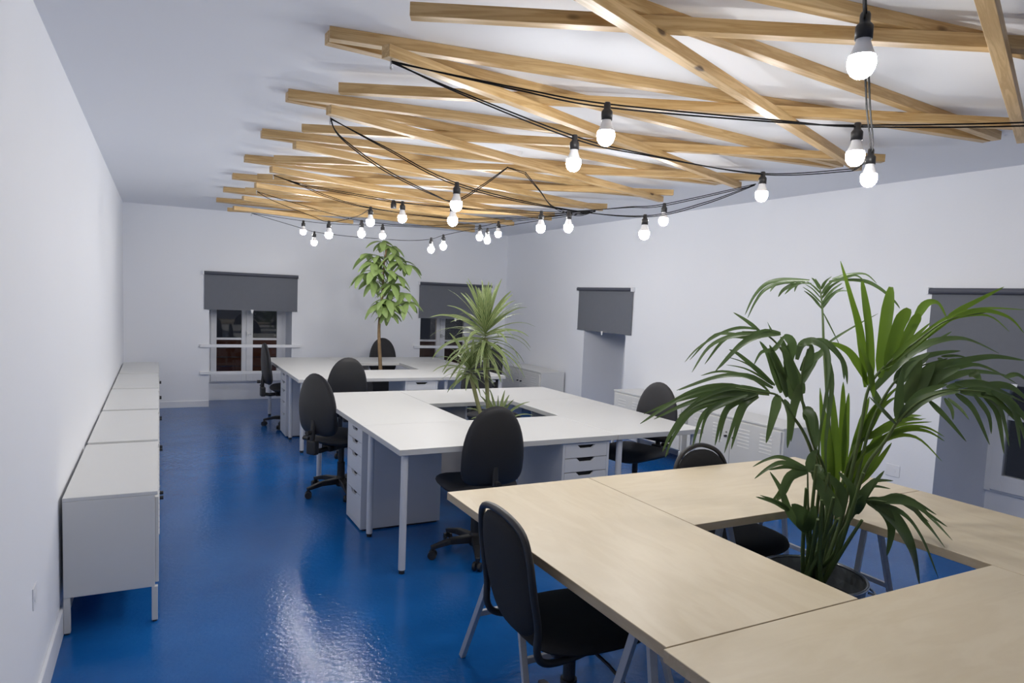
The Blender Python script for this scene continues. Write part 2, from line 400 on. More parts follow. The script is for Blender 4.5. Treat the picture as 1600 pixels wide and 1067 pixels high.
# ------------------------------------------------------------------ steel cabinets (origin: floor, back left corner; front faces local -y)
def cabinet(label, loc, rz, group):
    W, D, H, B = 1.140, .376, .631, .172
    root = thing('steel_cabinet', label, 'cabinet', loc, rz, group)
    c = MB(); c.box(0, W, -D+.012, 0, B, H-.018); c.build('body', M_CAB, root, bevel=.003)
    MB().box(-.0, W, -D, 0, H-.018, H).build('top_panel', M_CAB, root, bevel=.003)
    for x in (0, W-.026):
        for y in (-D, -.026):
            lg = MB().box(x, x+.026, y, y+.026, .008, B).build('leg', M_CAB, root, bevel=.002)
            MB().cyl((x+.013, y+.013, 0), (x+.013, y+.013, .009), .010).build('foot', M_BLACKPL, lg)
    for k in range(2):
        x0 = .022+k*(W/2-.019); x1 = x0+W/2-.025
        d = MB().box(x0, x1, -D-.004, -D+.012, B+.012, H-.034)
        do = d.build('door', M_CAB, root, bevel=.003)
        for cx in (x0+.15, x1-.15):
            v = MB()
            for g in range(6):
                z = H-.09-g*.030
                v.prism([(-D-.0042, z-.004), (-D-.0042, z+.004), (-D-.0075, z-.005)], cx-.065, cx+.065, 'x')
            v.build('vent_louvres', M_CAB, do)
        kx = x1-.045 if k == 0 else x0+.045
        MB().cyl((kx, -D-.004, .45), (kx, -D-.026, .45), .010, n=14).build('knob', M_BLACKPL, do)
        MB().cyl((kx, -D-.004, .485), (kx, -D-.010, .485), .008, n=14).build('lock', M_STEEL, do)
    return root
nm = ['nearest to the camera, first of the row', 'second of the row from the camera', 'third and middle one of the row', 'fourth of the row from the camera', 'last of the row by the back wall']
cab0 = None
for i in range(5):
    lab = 'cream white steel cabinet along the left wall, ' + nm[i]
    y = 3.711 + i*1.203
    loc, rz = (.0155+.39-.39, y+0*1.2, 0), PI/2
    if cab0 is None: cab0 = cabinet(lab, (.015, y, 0), PI/2, 'steel cabinets along the left wall')
    else: dup(cab0, (.015, y, 0), PI/2, lab, 'steel cabinets along the left wall')
for y, lab in ((9.198, 'steel cabinet with louvred doors in the far right corner'),
               (6.40, 'steel cabinet with louvred doors on the right wall, beyond the chair near the blind'),
               (5.19, 'steel cabinet with louvred doors on the right wall, nearest behind the palm')):
    dup(cab0, (ROOM_X-.03, y, 0), -PI/2, lab, 'steel cabinets along the right wall')

# ------------------------------------------------------------------ drawer units (origin: floor centre of front; front faces local -y)
def drawer_unit(label, loc, rz, group):
    W, D, H = .36, .57, .694
    root = thing('drawer_unit', label, 'drawer unit', loc, rz, group)
    c = MB(); t = .018
    c.box(-W/2, -W/2+t, 0, D, .012, H); c.box(W/2-t, W/2, 0, D, .012, H); c.box(-W/2+t, W/2-t, 0, D, H-t, H)
    c.box(-W/2+t, W/2-t, .002, D, .012, .045)
    c.build('carcass', M_UNIT, root, bevel=.0015)
    MB().box(-W/2+t, W/2-t, D-.008, D-.002, .045, H-t).build('back_panel', M_RAW, root)
    MB().box(-W/2+.01, W/2-.01, .02, D-.02, 0, .012).build('plinth', M_BLACKPL, root)
    z = .046
    for h in (.195, .132, .128, .092, .088):
        x0, x1 = -W/2+t+.002, W/2-t-.002; z0, z1 = z+.002, z+h-.003
        poly = [(x0,z0),(x1,z0),(x1,z1),(.072,z1),(.045,z1-.024),(-.045,z1-.024),(-.072,z1),(x0,z1)]
        d = MB().prism(poly, .001, .017, 'y').build('drawer_front', M_UNIT, root)
        MB().box(x0+.004, x1-.004, .022, .03, z0, z1).build('slot_shade_sheet', M_SLOTSHADE, d)  # dark sheet behind the notch, stands in for the shade inside
        z += h
    return root

# ------------------------------------------------------------------ desks
def island(ox, oy, rot, L, Wd, H):
    cr, sr = math.cos(rot), math.sin(rot)
    return lambda u, v: (ox+u*cr-v*sr, oy+u*sr+v*cr)
def desk(label, loc, rz, L, Wd, H, mat, edge, legs, group):
    # local: x along the length, y towards the island's middle, origin at outer left corner on the floor
    root = thing('desk', label, 'desk', loc, rz, group)
    g = .0018
    tp = MB().box(g, L-g, g, Wd-g, H-.034, H)
    if isinstance(mat, list): tp.mi = [0, 0, 1, 1, 1, 1]
    tp.build('tabletop', mat, root, bevel=.0015, seg=1)
    for (x, y) in legs:
        lg = MB().cyl((x, y, .022), (x, y, H-.034), .0205, n=20).build('leg', M_LEG, root)
        MB().cyl((x, y, 0), (x, y, .022), .017, n=16).build('foot', M_BLACKPL, lg)
    return root
unit0 = None
H_D = .7295
for (ox, oy, rot, isl) in ((1.582, 3.782, .0138, 'middle'), (1.592, 6.948, .0033, 'far')):
    at = island(ox, oy, rot, 1.5, .75, H_D); Sz = 2.25
    side = {'middle': ('near side of the middle white table island', 'right side of the middle white table island', 'far side of the middle white table island', 'left side of the middle white table island'),
            'far': ('near side of the far white table island', 'right side of the far white table island', 'far side of the far white table island', 'left side of the far white table island')}[isl]
    corners = [((0, 0), 0), ((Sz, 0), PI/2), ((Sz, Sz), PI), ((0, Sz), 3*PI/2)]
    for (c, a), sd in zip(corners, side):
        x, y = at(*c)
        desk('white rectangular desk on the ' + sd, (x, y, 0), a+rot, 1.5, .75, H_D, M_DESK, None, [(.05,.05),(.05,.70)], 'white desks of the %s island' % isl)
        # drawer unit stands at the other end, front on the outer edge
        ca, sa = math.cos(a), math.sin(a); lx, ly = 1.265, .018
        ux, uy = c[0]+lx*ca-ly*sa, c[1]+lx*sa+ly*ca
        X, Y = at(ux, uy); lab = 'white five-drawer unit under the desk on the ' + sd
        if unit0 is None: unit0 = drawer_unit(lab, (X, Y, 0), a+rot, 'drawer units under the %s island' % isl)
        else: dup(unit0, (X, Y, 0), a+rot, lab, 'drawer units under the %s island' % isl)

WL, WW = 1.4656, .7498; ST = WL+WW
at = island(1.5411, .7278, .0062, WL, WW, H_D)
wl = ['wooden desk at the bottom edge of the view, left end at the corner', 'wooden desk at the right edge beside the palm', 'wooden desk beyond the palm, small black chair behind it', 'wooden desk nearest left, beside the foreground black chair']
for (c, a), lab in zip([((0,0),0), ((ST,0),PI/2), ((ST,ST),PI), ((0,ST),3*PI/2)], wl):
    x, y = at(*c)
    if a == 0: x -= .012
    o = desk('pale birch ' + lab, (x, y, 0), a+.0062, WL+(.012 if a == 0 else 0), WW, H_D, [M_BIRCH, M_BIRCHEDGE], None, [], 'birch desks around the palm')

def trestle(label, loc, rz, sp=.20):
    # rail along local x, legs splay in y
    root = thing('trestle', label, 'trestle', loc, rz, 'metal trestles under the birch desks'); H = H_D-.034
    MB().box(-.30, .30, -.028, .028, H-.022, H).build('top_rail', M_TRESTLE, root, bevel=.003)
    for s in (-1, 1):
        for k in (-1, 1):
            MB().obox((k*.285, s*.02, H-.012), (k*.335, s*sp, .004), .024, .024).build('leg', M_TRESTLE, root, bevel=.002)
        z = .24; q = (H-z)/H
        MB().obox((-(.285+.05*q), s*(.02+(sp-.02)*q), z), ((.285+.05*q), s*(.02+(sp-.02)*q), z), .018, .024).build('stretcher', M_TRESTLE, root, bevel=.002)
    return root
trestle('grey metal trestle behind the foreground black chair', (1.93, 2.55, 0), .006, .31)
tr0 = trestle('grey metal trestle under the near end of the left birch desk', (1.95, 1.72, 0), .006)
dup(tr0, (1.85, 1.08, 0), PI/2, 'grey metal trestle at the left end of the bottom birch desk')
dup(tr0, (3.50, 2.57, 0), PI/2, 'grey metal trestle seen through the opening right of the palm bucket')
dup(tr0, (2.53, 2.57, 0), PI/2, 'grey metal trestle under the left end of the far birch desk')

# ------------------------------------------------------------------ chairs (origin on the floor under the seat, faces local +x)
def pad(outline, place, thick, rings=7, back=.35, n=40):
    """closed cushion; outline(q)->(a,b), place(a,b,t)->xyz with t the height over the middle surface"""
    mb = MB(); v = []; f = []
    for side in (1, -1):
        base = len(v); v.append(place(*[c for c in outline(None)], side*thick*(1 if side > 0 else back)))
        ca, cb = outline(None)
        for r in range(1, rings+1):
            k = math.sin(r/rings*PI/2)
            t = thick*max(0, 1-k**6)**.5*(1 if side > 0 else back)*side
            for i in range(n):
                a, b = outline(2*PI*i/n); v.append(place(ca+(a-ca)*k, cb+(b-cb)*k, t))
        for i in range(n):
            j = (i+1) % n
            q = (base, base+1+i, base+1+j); f.append(q if side > 0 else q[::-1])
            for r in range(rings-1):
                A = base+1+r*n; q = (A+i, A+n+i, A+n+j, A+j); f.append(q if side > 0 else q[::-1])
    mb.add(v, f, 0, True); return mb
def sgnpow(c, p): return math.copysign(abs(c)**p, c)
def back_outline(hw, up, dn, nt=2.1, nb=4.0, mid=0.0):
    def o(q):
        if q is None: return (0, 0)
        c, s = math.cos(q), math.sin(q); n = nt if s > 0 else nb
        return (hw*sgnpow(c, 2/n), (up if s > 0 else dn)*sgnpow(s, 2/n)+mid)
    return o
def seat_outline(hx, hy, n=3.4):
    def o(q):
        if q is None: return (0, 0)
        return (hx*sgnpow(math.cos(q), 2/n), hy*sgnpow(math.sin(q), 2/n))
    return o
def chair_base(root, rot, colz=.36):
    b = MB(); b.lathe([(.0,.055),(.034,.055),(.040,.075),(.038,.125),(.030,.14)], 20)
    for k in range(5):
        q = rot+2*PI*k/5; c, s = math.cos(q), math.sin(q)
        b.obox((.02*c,.02*s,.100), (.17*c,.17*s,.098), .050, .050, w2=.040, h2=.036)
        b.obox((.165*c,.165*s,.098), (.285*c,.285*s,.070), .040, .036, w2=.028, h2=.024)
    b.build('star_base', M_BLACKPL, root, bevel=.006)
    for k in range(5):
        q = rot+2*PI*k/5; c, s = math.cos(q), math.sin(q); tx, ty = math.cos(q+1.1), math.sin(q+1.1)
        cx, cy = .275*c, .275*s; m = MB()
        for e in (-1, 1): m.cyl((cx+tx*e*.009, cy+ty*e*.009, .027), (cx+tx*e*.026, cy+ty*e*.026, .027), .026, n=18)
        m.cyl((cx, cy, .03), (cx, cy, .078), .011, n=12); m.box(cx-.012, cx+.012, cy-.012, cy+.012, .03, .056)
        m.build('caster', M_BLACKPL, root)
    MB().cyl((0,0,.10), (0,0,.25), .030, n=20).cyl((0,0,.25), (0,0,colz), .022, n=18).build('gas_column', M_BLACKPL, root)
def chair_high(label, loc, rz, group):
    root = thing('office_chair', label, 'chair', loc, rz, group)
    chair_base(root, .35, .38)
    MB().box(-.12, .10, -.075, .075, .375, .41).box(-.16,-.08,-.04,.04,.36,.405).build('seat_mechanism', M_BLACKPL, root, bevel=.008)
    MB().tube([(.02,-.07,.385),(.02,-.17,.38),(.03,-.23,.365)], .006).build('lever', M_BLACKPL, root)
    def ps(a, b, t):
        z = .44 + t - .10*max(0, a/.23-.45)**2 + .05*(b/.23)**2*.25
        return (a+.02, b, z)
    pad(seat_outline(.23, .235), ps, .045, back=.7).build('seat', M_FABRIC, root)
    MB().tube([(-.10,0,.385),(-.22,0,.375),(-.285,0,.385),(-.305,0,.42),(-.302,0,.50),(-.290,0,.62)], .02, n=8).build('back_bar', M_BLACKPL, root)
    MB().box(-.325,-.272,-.045,.045,.36,.47).build('bar_cover', M_BLACKPL, root, bevel=.012)
    MB().cyl((-.30,.04,.475), (-.30,.095,.475), .016, n=14).cyl((-.325,0,.53), (-.36,0,.53), .018, n=14).build('knob', M_BLACKPL, root)
    def bk(h0):
        def pb(a, b, t):
            x = -.262 + t + .85*a*a - .10*(b-.0) - .06*math.cos(b*7)*.3
            return (x, a, .66+b)
        return pb
    pad(back_outline(.194, .315, .160), bk(0), .034, back=.5).build('backrest', M_FABRIC, root)
    pad(back_outline(.186, .305, .152), lambda a, b, t: (lambda p: (p[0]-.018, p[1], p[2]))(bk(0)(a, b, t)), .010, back=1.0).build('back_shell', M_BLACKPL, root)
    return root
def chair_loop(label, loc, rz, group, up=0.0, full=False):
    root = thing('desk_chair', label, 'chair', loc, rz, group)
    chair_base(root, .15, .36+up)
    MB().box(-.11, .11, -.08, .08, .345+up, .385+up).build('seat_mechanism', M_BLACKPL, root, bevel=.006)
    MB().tube([(.03,-.07,.36+up),(.05,-.17,.34+up),(.075,-.235,.30+up)], .006).build('lever', M_BLACKPL, root)
    def ps(a, b, t):
        return (a+.02, b, .415 + up + t - .05*max(0, a/.22-.5)**2 + .012*(b/.22)**2)
    pad(seat_outline(.225, .225, 3.0), ps, .036, back=.6).build('seat', M_FABRIC2, root)
    path = [(.06,.12,.390),(-.10,.17,.395),(-.205,.190,.408),(-.242,.197,.45),(-.245,.200,.53),(-.265,.195,.64),(-.280,.170 if not full else .188,.74),(-.292,.110 if not full else .145,.805 if not full else .812),(-.298,0,.835)]
    path = [(x, y, z+up+(.02*(z-.45)/.38 if z > .45 and full else 0)) for x, y, z in path]
    path = smooth_path(path + [(x,-y,z) for x, y, z in path[-2::-1]], 5)
    MB().tube(path, .0125, n=10).build('back_frame', M_BLACKPL, root)
    def pb(a, b, t):
        return (-.262 + t + .30*a*a - .17*b, a*(1-.9*max(0, -b)), .62+up+b)
    pad(back_outline(.194, .222, .175, nt=2.9, nb=3.0) if full else back_outline(.186, .192, .160, nt=2.3, nb=3.0), pb, .024, back=.8).build('backrest', M_FABRIC2, root)
    return root
G1 = 'high-backed office chairs around the white desks'
ch = chair_high('charcoal office chair seen from behind at the near side of the middle island', (2.145, 3.96, 0), PI/2-.08, G1)
dup(ch, (1.68, 5.53, 0), .55, 'charcoal office chair seen side-on at the left side of the middle island')
dup(ch, (1.99, 6.90, 0), PI/2+.0, 'charcoal office chair between the two white islands, back to the camera')
dup(ch, (1.75, 8.41, 0), .05, 'charcoal office chair at the left side of the far island, by the back window')
dup(ch, (3.17, 9.18, 0), -PI/2+.02, 'charcoal office chair beyond the far island, behind the tree trunk')
dup(ch, (3.28, 6.12, 0), -PI/2+.25, 'charcoal office chair behind the striped plant, past the middle island')
dup(ch, (4.12, 8.34, 0), PI+.05, 'charcoal office chair at the right side of the far island, hidden by the striped plant')
dup(ch, (3.70, 4.40, 0), PI+.30, 'charcoal office chair at the right side of the middle island, left of the palm')
G2 = 'low black chairs with tube-framed backs at the birch desks'
c2 = chair_loop('low black chair in the foreground at the left birch desk', (1.70, 2.16, 0), -.03, G2, .035, True)
chair_loop( 'low black chair beyond the birch desks, seat under the tabletop', (3.055, 2.725, 0), -PI/2, G2, -.006)

# ------------------------------------------------------------------ pine battens on the ceiling
BT = .045
def batten(a, b, layer, label, group):
    z = ROOM_Z-BT*(layer-.5)
    a, b = Vector((a[0], a[1], z)), Vector((b[0], b[1], z)); d = b-a
    o = MB().box(0, d.length, -BT/2, BT/2, -BT/2+.0003, BT/2-.0003).build('pine_batten', M_PINE, loc=a, bevel=.0012, seg=1)
    o.rotation_euler = (0, 0, math.atan2(d.y, d.x)); return tag(o, label, 'batten', group)
ORD = ['first', 'second', 'third', 'fourth', 'fifth', 'sixth', 'seventh', 'eighth', 'ninth', 'tenth']
# top layer, zigzag on the ceiling
QL = [1.99, 2.925, 3.852, 4.823, 5.784, 6.740, 7.690, 8.640]
QR = [1.43, 2.37, 3.31, 4.265, 5.12, 6.13, 7.08, 8.02, 8.93]
for k in range(8):
    batten((.97, QL[k]-.024), (4.36 if k < 3 else 4.25, QR[k]+.024), 1, 'pine batten on the ceiling, slanting right and nearer, %s from the camera' % ORD[k], 'top layer battens slanting towards the camera')
    batten((.97, QL[k]+.024), (4.36 if k < 2 else 4.25, QR[k+1]-.024), 1, 'pine batten on the ceiling, slanting right and away, %s from the camera' % ORD[k], 'top layer battens slanting away')
# middle layer
PA = [2.425, 3.421, 4.325, 5.391, 6.310, 7.224, 8.19, 9.13]
PB = [(4.20,.97), (4.14,2.01), (4.235,2.90), (4.175,3.775), (4.155,4.685), (4.225,5.722), (4.20,6.66), (4.20,7.66)]
for k in range(8):
    batten((1.13, PA[k]), PB[k], 2, 'pine batten of the middle layer, ending square at the left, %s from the camera' % ORD[k], 'middle layer battens')
# lowest layer
RA = [.79, 1.78, 2.700, 3.643, 4.593, 5.583, 6.500, 7.484, 8.458]
RB = [(4.128,2.10), (4.152,3.00), (4.092,3.903), (4.119,4.789), (4.087,5.615), (4.144,6.654), (4.097,7.440), (4.095,8.567), (2.559,8.86)]
for k in range(9):
    batten((1.13, RA[k]), RB[k], 3, 'pine batten of the lowest layer, crossing the others, %s from the camera' % ORD[k], 'lowest layer battens')

batten((1.13, -.15), (4.128, 1.17), 3, 'pine batten of the lowest layer directly above the camera', 'lowest layer battens')
# ------------------------------------------------------------------ festoon cables and bulbs
ZA = 2.436
def cable(pts, label, strands=2):
    m = MB()
    P = smooth_path(pts, 8)
    for s in range(strands):
        Q = [p + Vector((0, 0, .006*math.sin(i*.12+s*PI))) + Vector((0, .006*math.cos(i*.12+s*PI), 0)) for i, p in enumerate(P)]
        m.tube(Q, .0030, n=6)
    o = m.build('light_cable', M_CABLE); return tag(o, label, 'cable', 'black cables of the bulb strings')
L1 = (1.154,2.706,ZA); L2 = (1.147,3.678,ZA); L4 = (1.157,5.643,ZA); L5 = (1.158,6.642,ZA); L7 = (1.331,8.556,ZA)
R0 = (4.062,2.964,ZA); R1 = (4.025,3.682,ZA); R3 = (4.016,5.606,ZA); RM = (4.07,1.18,ZA)
cable([(1.13,.80,ZA),(1.5,1.06,2.35),(1.929,1.353,2.309),(2.45,1.71,2.265),(3.051,2.123,2.266),(3.55,2.55,2.33),R0], 'black cable carrying the two bulbs in line at the upper right')
cable([L1,(1.56,2.47,2.35),(1.86,2.337,2.31),(2.424,2.041,2.278),(2.673,1.911,2.273),(3.208,1.631,2.303),(3.7,1.38,2.36),RM], 'nearest long black cable crossing the whole lattice to the right edge')
cable([L1,(1.443,2.732,2.38),(2.002,2.781,2.298),(2.382,2.815,2.286),(3.254,2.892,2.306),R0], 'black cable from the nearest left hook sagging to the lowest-right batten end')
cable([L2,(1.42,3.678,2.335),(1.828,3.679,2.194),(2.46,3.68,2.128),(3.104,3.681,2.139),(3.578,3.681,2.265),R1], 'black cable from the second left hook, sagging lowest in the middle')
cable([L2,(1.212,3.721,2.361),(1.491,3.909,2.265),(1.866,4.161,2.202),(2.058,4.26,2.19),(2.24,4.262,2.303),(2.40,4.256,2.428),(2.424,4.255,2.438),(2.591,4.346,2.438),(2.615,4.365,2.432),(2.84,4.565,2.368),(3.069,4.763,2.30),(3.6,5.25,2.33),R3], 'black cable from the second left hook, pinned up to a batten midway')
cable([L4,(1.377,5.493,2.365),(1.865,5.159,2.275),(1.981,5.08,2.256),(2.417,4.782,2.222),(2.822,4.504,2.212),(2.984,4.394,2.221),(3.319,4.165,2.263),(3.529,4.021,2.286),R1], 'black cable from the middle left hook to the far right batten ends')
cable([L4,(1.366,5.64,2.382),(1.559,5.638,2.32),(1.897,5.633,2.264),(2.614,5.624,2.242),(3.3,5.615,2.32),R3], 'black cable from the middle left hook running straight across')
cable([L5,(1.461,6.532,2.349),(2.011,6.333,2.225),(2.6,6.12,2.22),(3.3,5.86,2.32),R3], 'black cable from the fifth left hook passing above the tree', 1)
cable([L5,(1.294,6.574,2.354),(1.596,6.423,2.235),(1.728,6.357,2.196),(1.893,6.1,2.238),(1.897,5.68,2.264)], 'short black cable looping up from the fifth left hook', 1)
cable([L7,(1.613,8.246,2.379),(1.81,8.03,2.343),(2.057,7.758,2.316),(2.486,7.287,2.303),(2.851,6.886,2.291),(3.234,6.466,2.298),(3.366,6.32,2.33),(3.629,6.032,2.36),R3], 'upper black cable from the farthest left hook', 1)
cable([L7,(1.771,8.073,2.274),(1.908,7.922,2.226),(2.18,7.623,2.187),(2.499,7.272,2.163),(2.704,7.047,2.153),(2.873,6.862,2.168),(2.965,6.76,2.201),(3.165,6.541,2.254),(3.29,6.404,2.267),(3.659,5.998,2.354),R3], 'lowest and farthest black cable, hanging below the battens', 1)
for p, lab in ((L1,'nearest'), (L2,'second'), (L4,'middle'), (L5,'fifth'), (L7,'farthest')):
    m = MB(); x, y, z = p
    m.cyl((x,y,2.4455), (x,y,2.428), .0035, n=8); m.tube([(x, y+.010*math.sin(q), 2.418+.010*math.cos(q)) for q in [i*PI/6 for i in range(10)]], .0025, n=6)
    tag(m.build('screw_hook', M_STEEL), '%s screw hook under the left batten ends holding cables' % lab, 'hook', 'screw hooks for the bulb cables')

def bulb(label, p, rz=0):
    root = thing('pendant_bulb', label, 'light bulb', p, rz, 'glowing bulbs on the festoon strings')
    s = MB().lathe([(0,.012),(.010,.012),(.0125,.006),(.0125,-.012),(.018,-.018),(.0205,-.022),(.0205,-.052),(.018,-.052)], 20)
    s.build('lamp_socket', M_BLACKPL, root)
    MB().lathe([(.0165,-.050),(.0175,-.060),(.024,-.078),(.0305,-.092)], 24).build('bulb_base', M_BULBBASE, root)
    MB().lathe([(.0305,-.092),(.0325,-.102),(.0325,-.112),(.030,-.124),(.024,-.135),(.014,-.143),(.0001,-.146)], 20).build('bulb_dome', M_GLOW, root)
    return root
BL = [((1.929,1.353,2.309), 'largest bulb, nearest to the camera at the upper right'),
 ((3.051,2.123,2.266), 'glowing bulb just behind and below the second largest at the right'),
 ((1.86,2.337,2.31), 'glowing bulb on the nearest cable, upper middle of the lattice'),
 ((2.673,1.911,2.273), 'second largest bulb, on the nearest cable at the right'),
 ((2.002,2.781,2.298), 'glowing bulb just below left of the upper middle one, second cable'),
 ((3.254,2.892,2.306), 'glowing bulb right of centre where cables meet a batten end'),
 ((1.828,3.679,2.194), 'glowing bulb above centre, upper of two hanging in one column'),
 ((3.104,3.681,2.139), 'glowing bulb low against the right wall, left of a pair'),
 ((2.058,4.29,2.180), 'glowing bulb above centre, lower of two hanging in one column'),
 ((1.981,5.08,2.256), 'glowing bulb beside the empty socket'),
 ((2.822,4.504,2.212), 'glowing bulb left of a pair against the end of the battens, right of centre'),
 ((2.984,4.394,2.221), 'glowing bulb right of a pair by the far right batten ends'),
 ((3.529,4.021,2.286), 'glowing bulb against the right wall, right of a pair'),
 ((1.897,5.633,2.264), 'glowing bulb left of the one beside the empty socket'),
 ((2.011,6.333,2.225), 'glowing bulb upper left of the tree crown'),
 ((1.728,6.357,2.196), 'glowing bulb at the bottom of the short loop, left group'),
 ((1.81,8.03,2.343), 'leftmost glowing bulb of all'),
 ((2.486,7.287,2.303), 'glowing bulb right above the tree top'),
 ((3.234,6.466,2.298), 'left bulb of the far cluster of three'),
 ((3.366,6.32,2.33), 'right bulb of the far cluster of three'),
 ((1.908,7.922,2.226), 'lowest glowing bulb at the far left'),
 ((2.873,6.862,2.168), 'left bulb of the lowest far pair, right of the tree'),
 ((2.965,6.76,2.201), 'right bulb of the lowest far pair, right of the tree'),
 ((3.29,6.404,2.267), 'lowest and middle bulb of the far cluster of three')]
b0 = None
for p, lab in BL:
    if b0 is None: b0 = bulb(lab, p)
    else: dup(b0, p, 0, lab)
# an empty socket on the middle cable
e = MB().lathe([(0,.012),(.010,.012),(.0125,.006),(.018,-.010),(.021,-.016),(.021,-.048),(.016,-.048),(.016,-.03),(0,-.03)], 20).build('empty_lamp_socket', M_BLACKPL, loc=(1.925,5.12,2.262))
tag(e, 'empty black lamp socket on the middle cable left of a glowing bulb', 'lamp socket')

# ------------------------------------------------------------------ leaves
def ribbon(mb, pts, w, blunt=0, n=4, facing=None, fold=.25, rnd=None):
    """strap leaf along pts; width w at its widest; its blade turned by `facing`"""
    P = smooth_path(pts, n); m = len(P)
    if mb.uv is None: mb.uv = []
    o = len(mb.v)
    for i, p in enumerate(P):
        t = (P[min(i+1, m-1)]-P[max(i-1, 0)]).normalized(); s = t.cross(facing)
        s = s.normalized() if s.length > 1e-4 else Vector((1,0,0)); nn = s.cross(t).normalized()
        q = i/(m-1)
        prof = (min(1, .35+q*3.2)*(1-max(0, q-.72)/.28*.55) if blunt else min(1, .30+q*2.6)*(1-q)**.62*1.15)
        if q > .999: prof = .06 if not blunt else .35
        hw = w*.5*min(1, prof)
        mb.v += [tuple(p-s*hw), tuple(p-nn*hw*fold), tuple(p+s*hw)]
        mb.uv += [(0, q), (.5, q), (1, q)]
        if i:
            a = o+3*i
            for k in (0, 1): mb.f.append([a-3+k, a-2+k, a+1+k, a+k]); mb.mi.append(0); mb.sm.append(True)
rg = random.Random(4)
def fview(r=.5):
    return Vector((-.46+rg.uniform(-r,r), -.88+rg.uniform(-r,r), .15+rg.uniform(-r,r))).normalized()
def pot(root, cx, cy, r, h, square=False):
    if not square:
        m = MB().lathe([(0,0),(r*.74,0),(r*.76,.01),(r*.985,h-.01)], 40, (cx,cy,0))
        m.lathe([(r*.955,h-.11),(r*.965,h-.01)], 40, (cx,cy,0))
        b = m.build('bucket', M_ZINC, root)
        MB().tube([(cx+r*math.cos(q), cy+r*math.sin(q), h-.006) for q in [2*PI*i/48 for i in range(48)]], .0065, n=8, closed=True).build('rim', M_STEEL, b)
        for q in (-.55, -.55+PI):
            c, s = math.cos(q), math.sin(q)
            pts = [(cx+(r+.002+d)*c-e*s, cy+(r+.002+d)*s+e*c, h-.05-d*.3) for d, e in ((0,-.045),(.03,-.04),(.04,0),(.03,.04),(0,.045))]
            MB().tube(smooth_path(pts, 4), .005, n=8).build('handle', M_STEEL, b)
        MB().lathe([(0,0),(r*.95,-.004)], 40, (cx,cy,h-.10)).build('soil', M_SOIL, root)

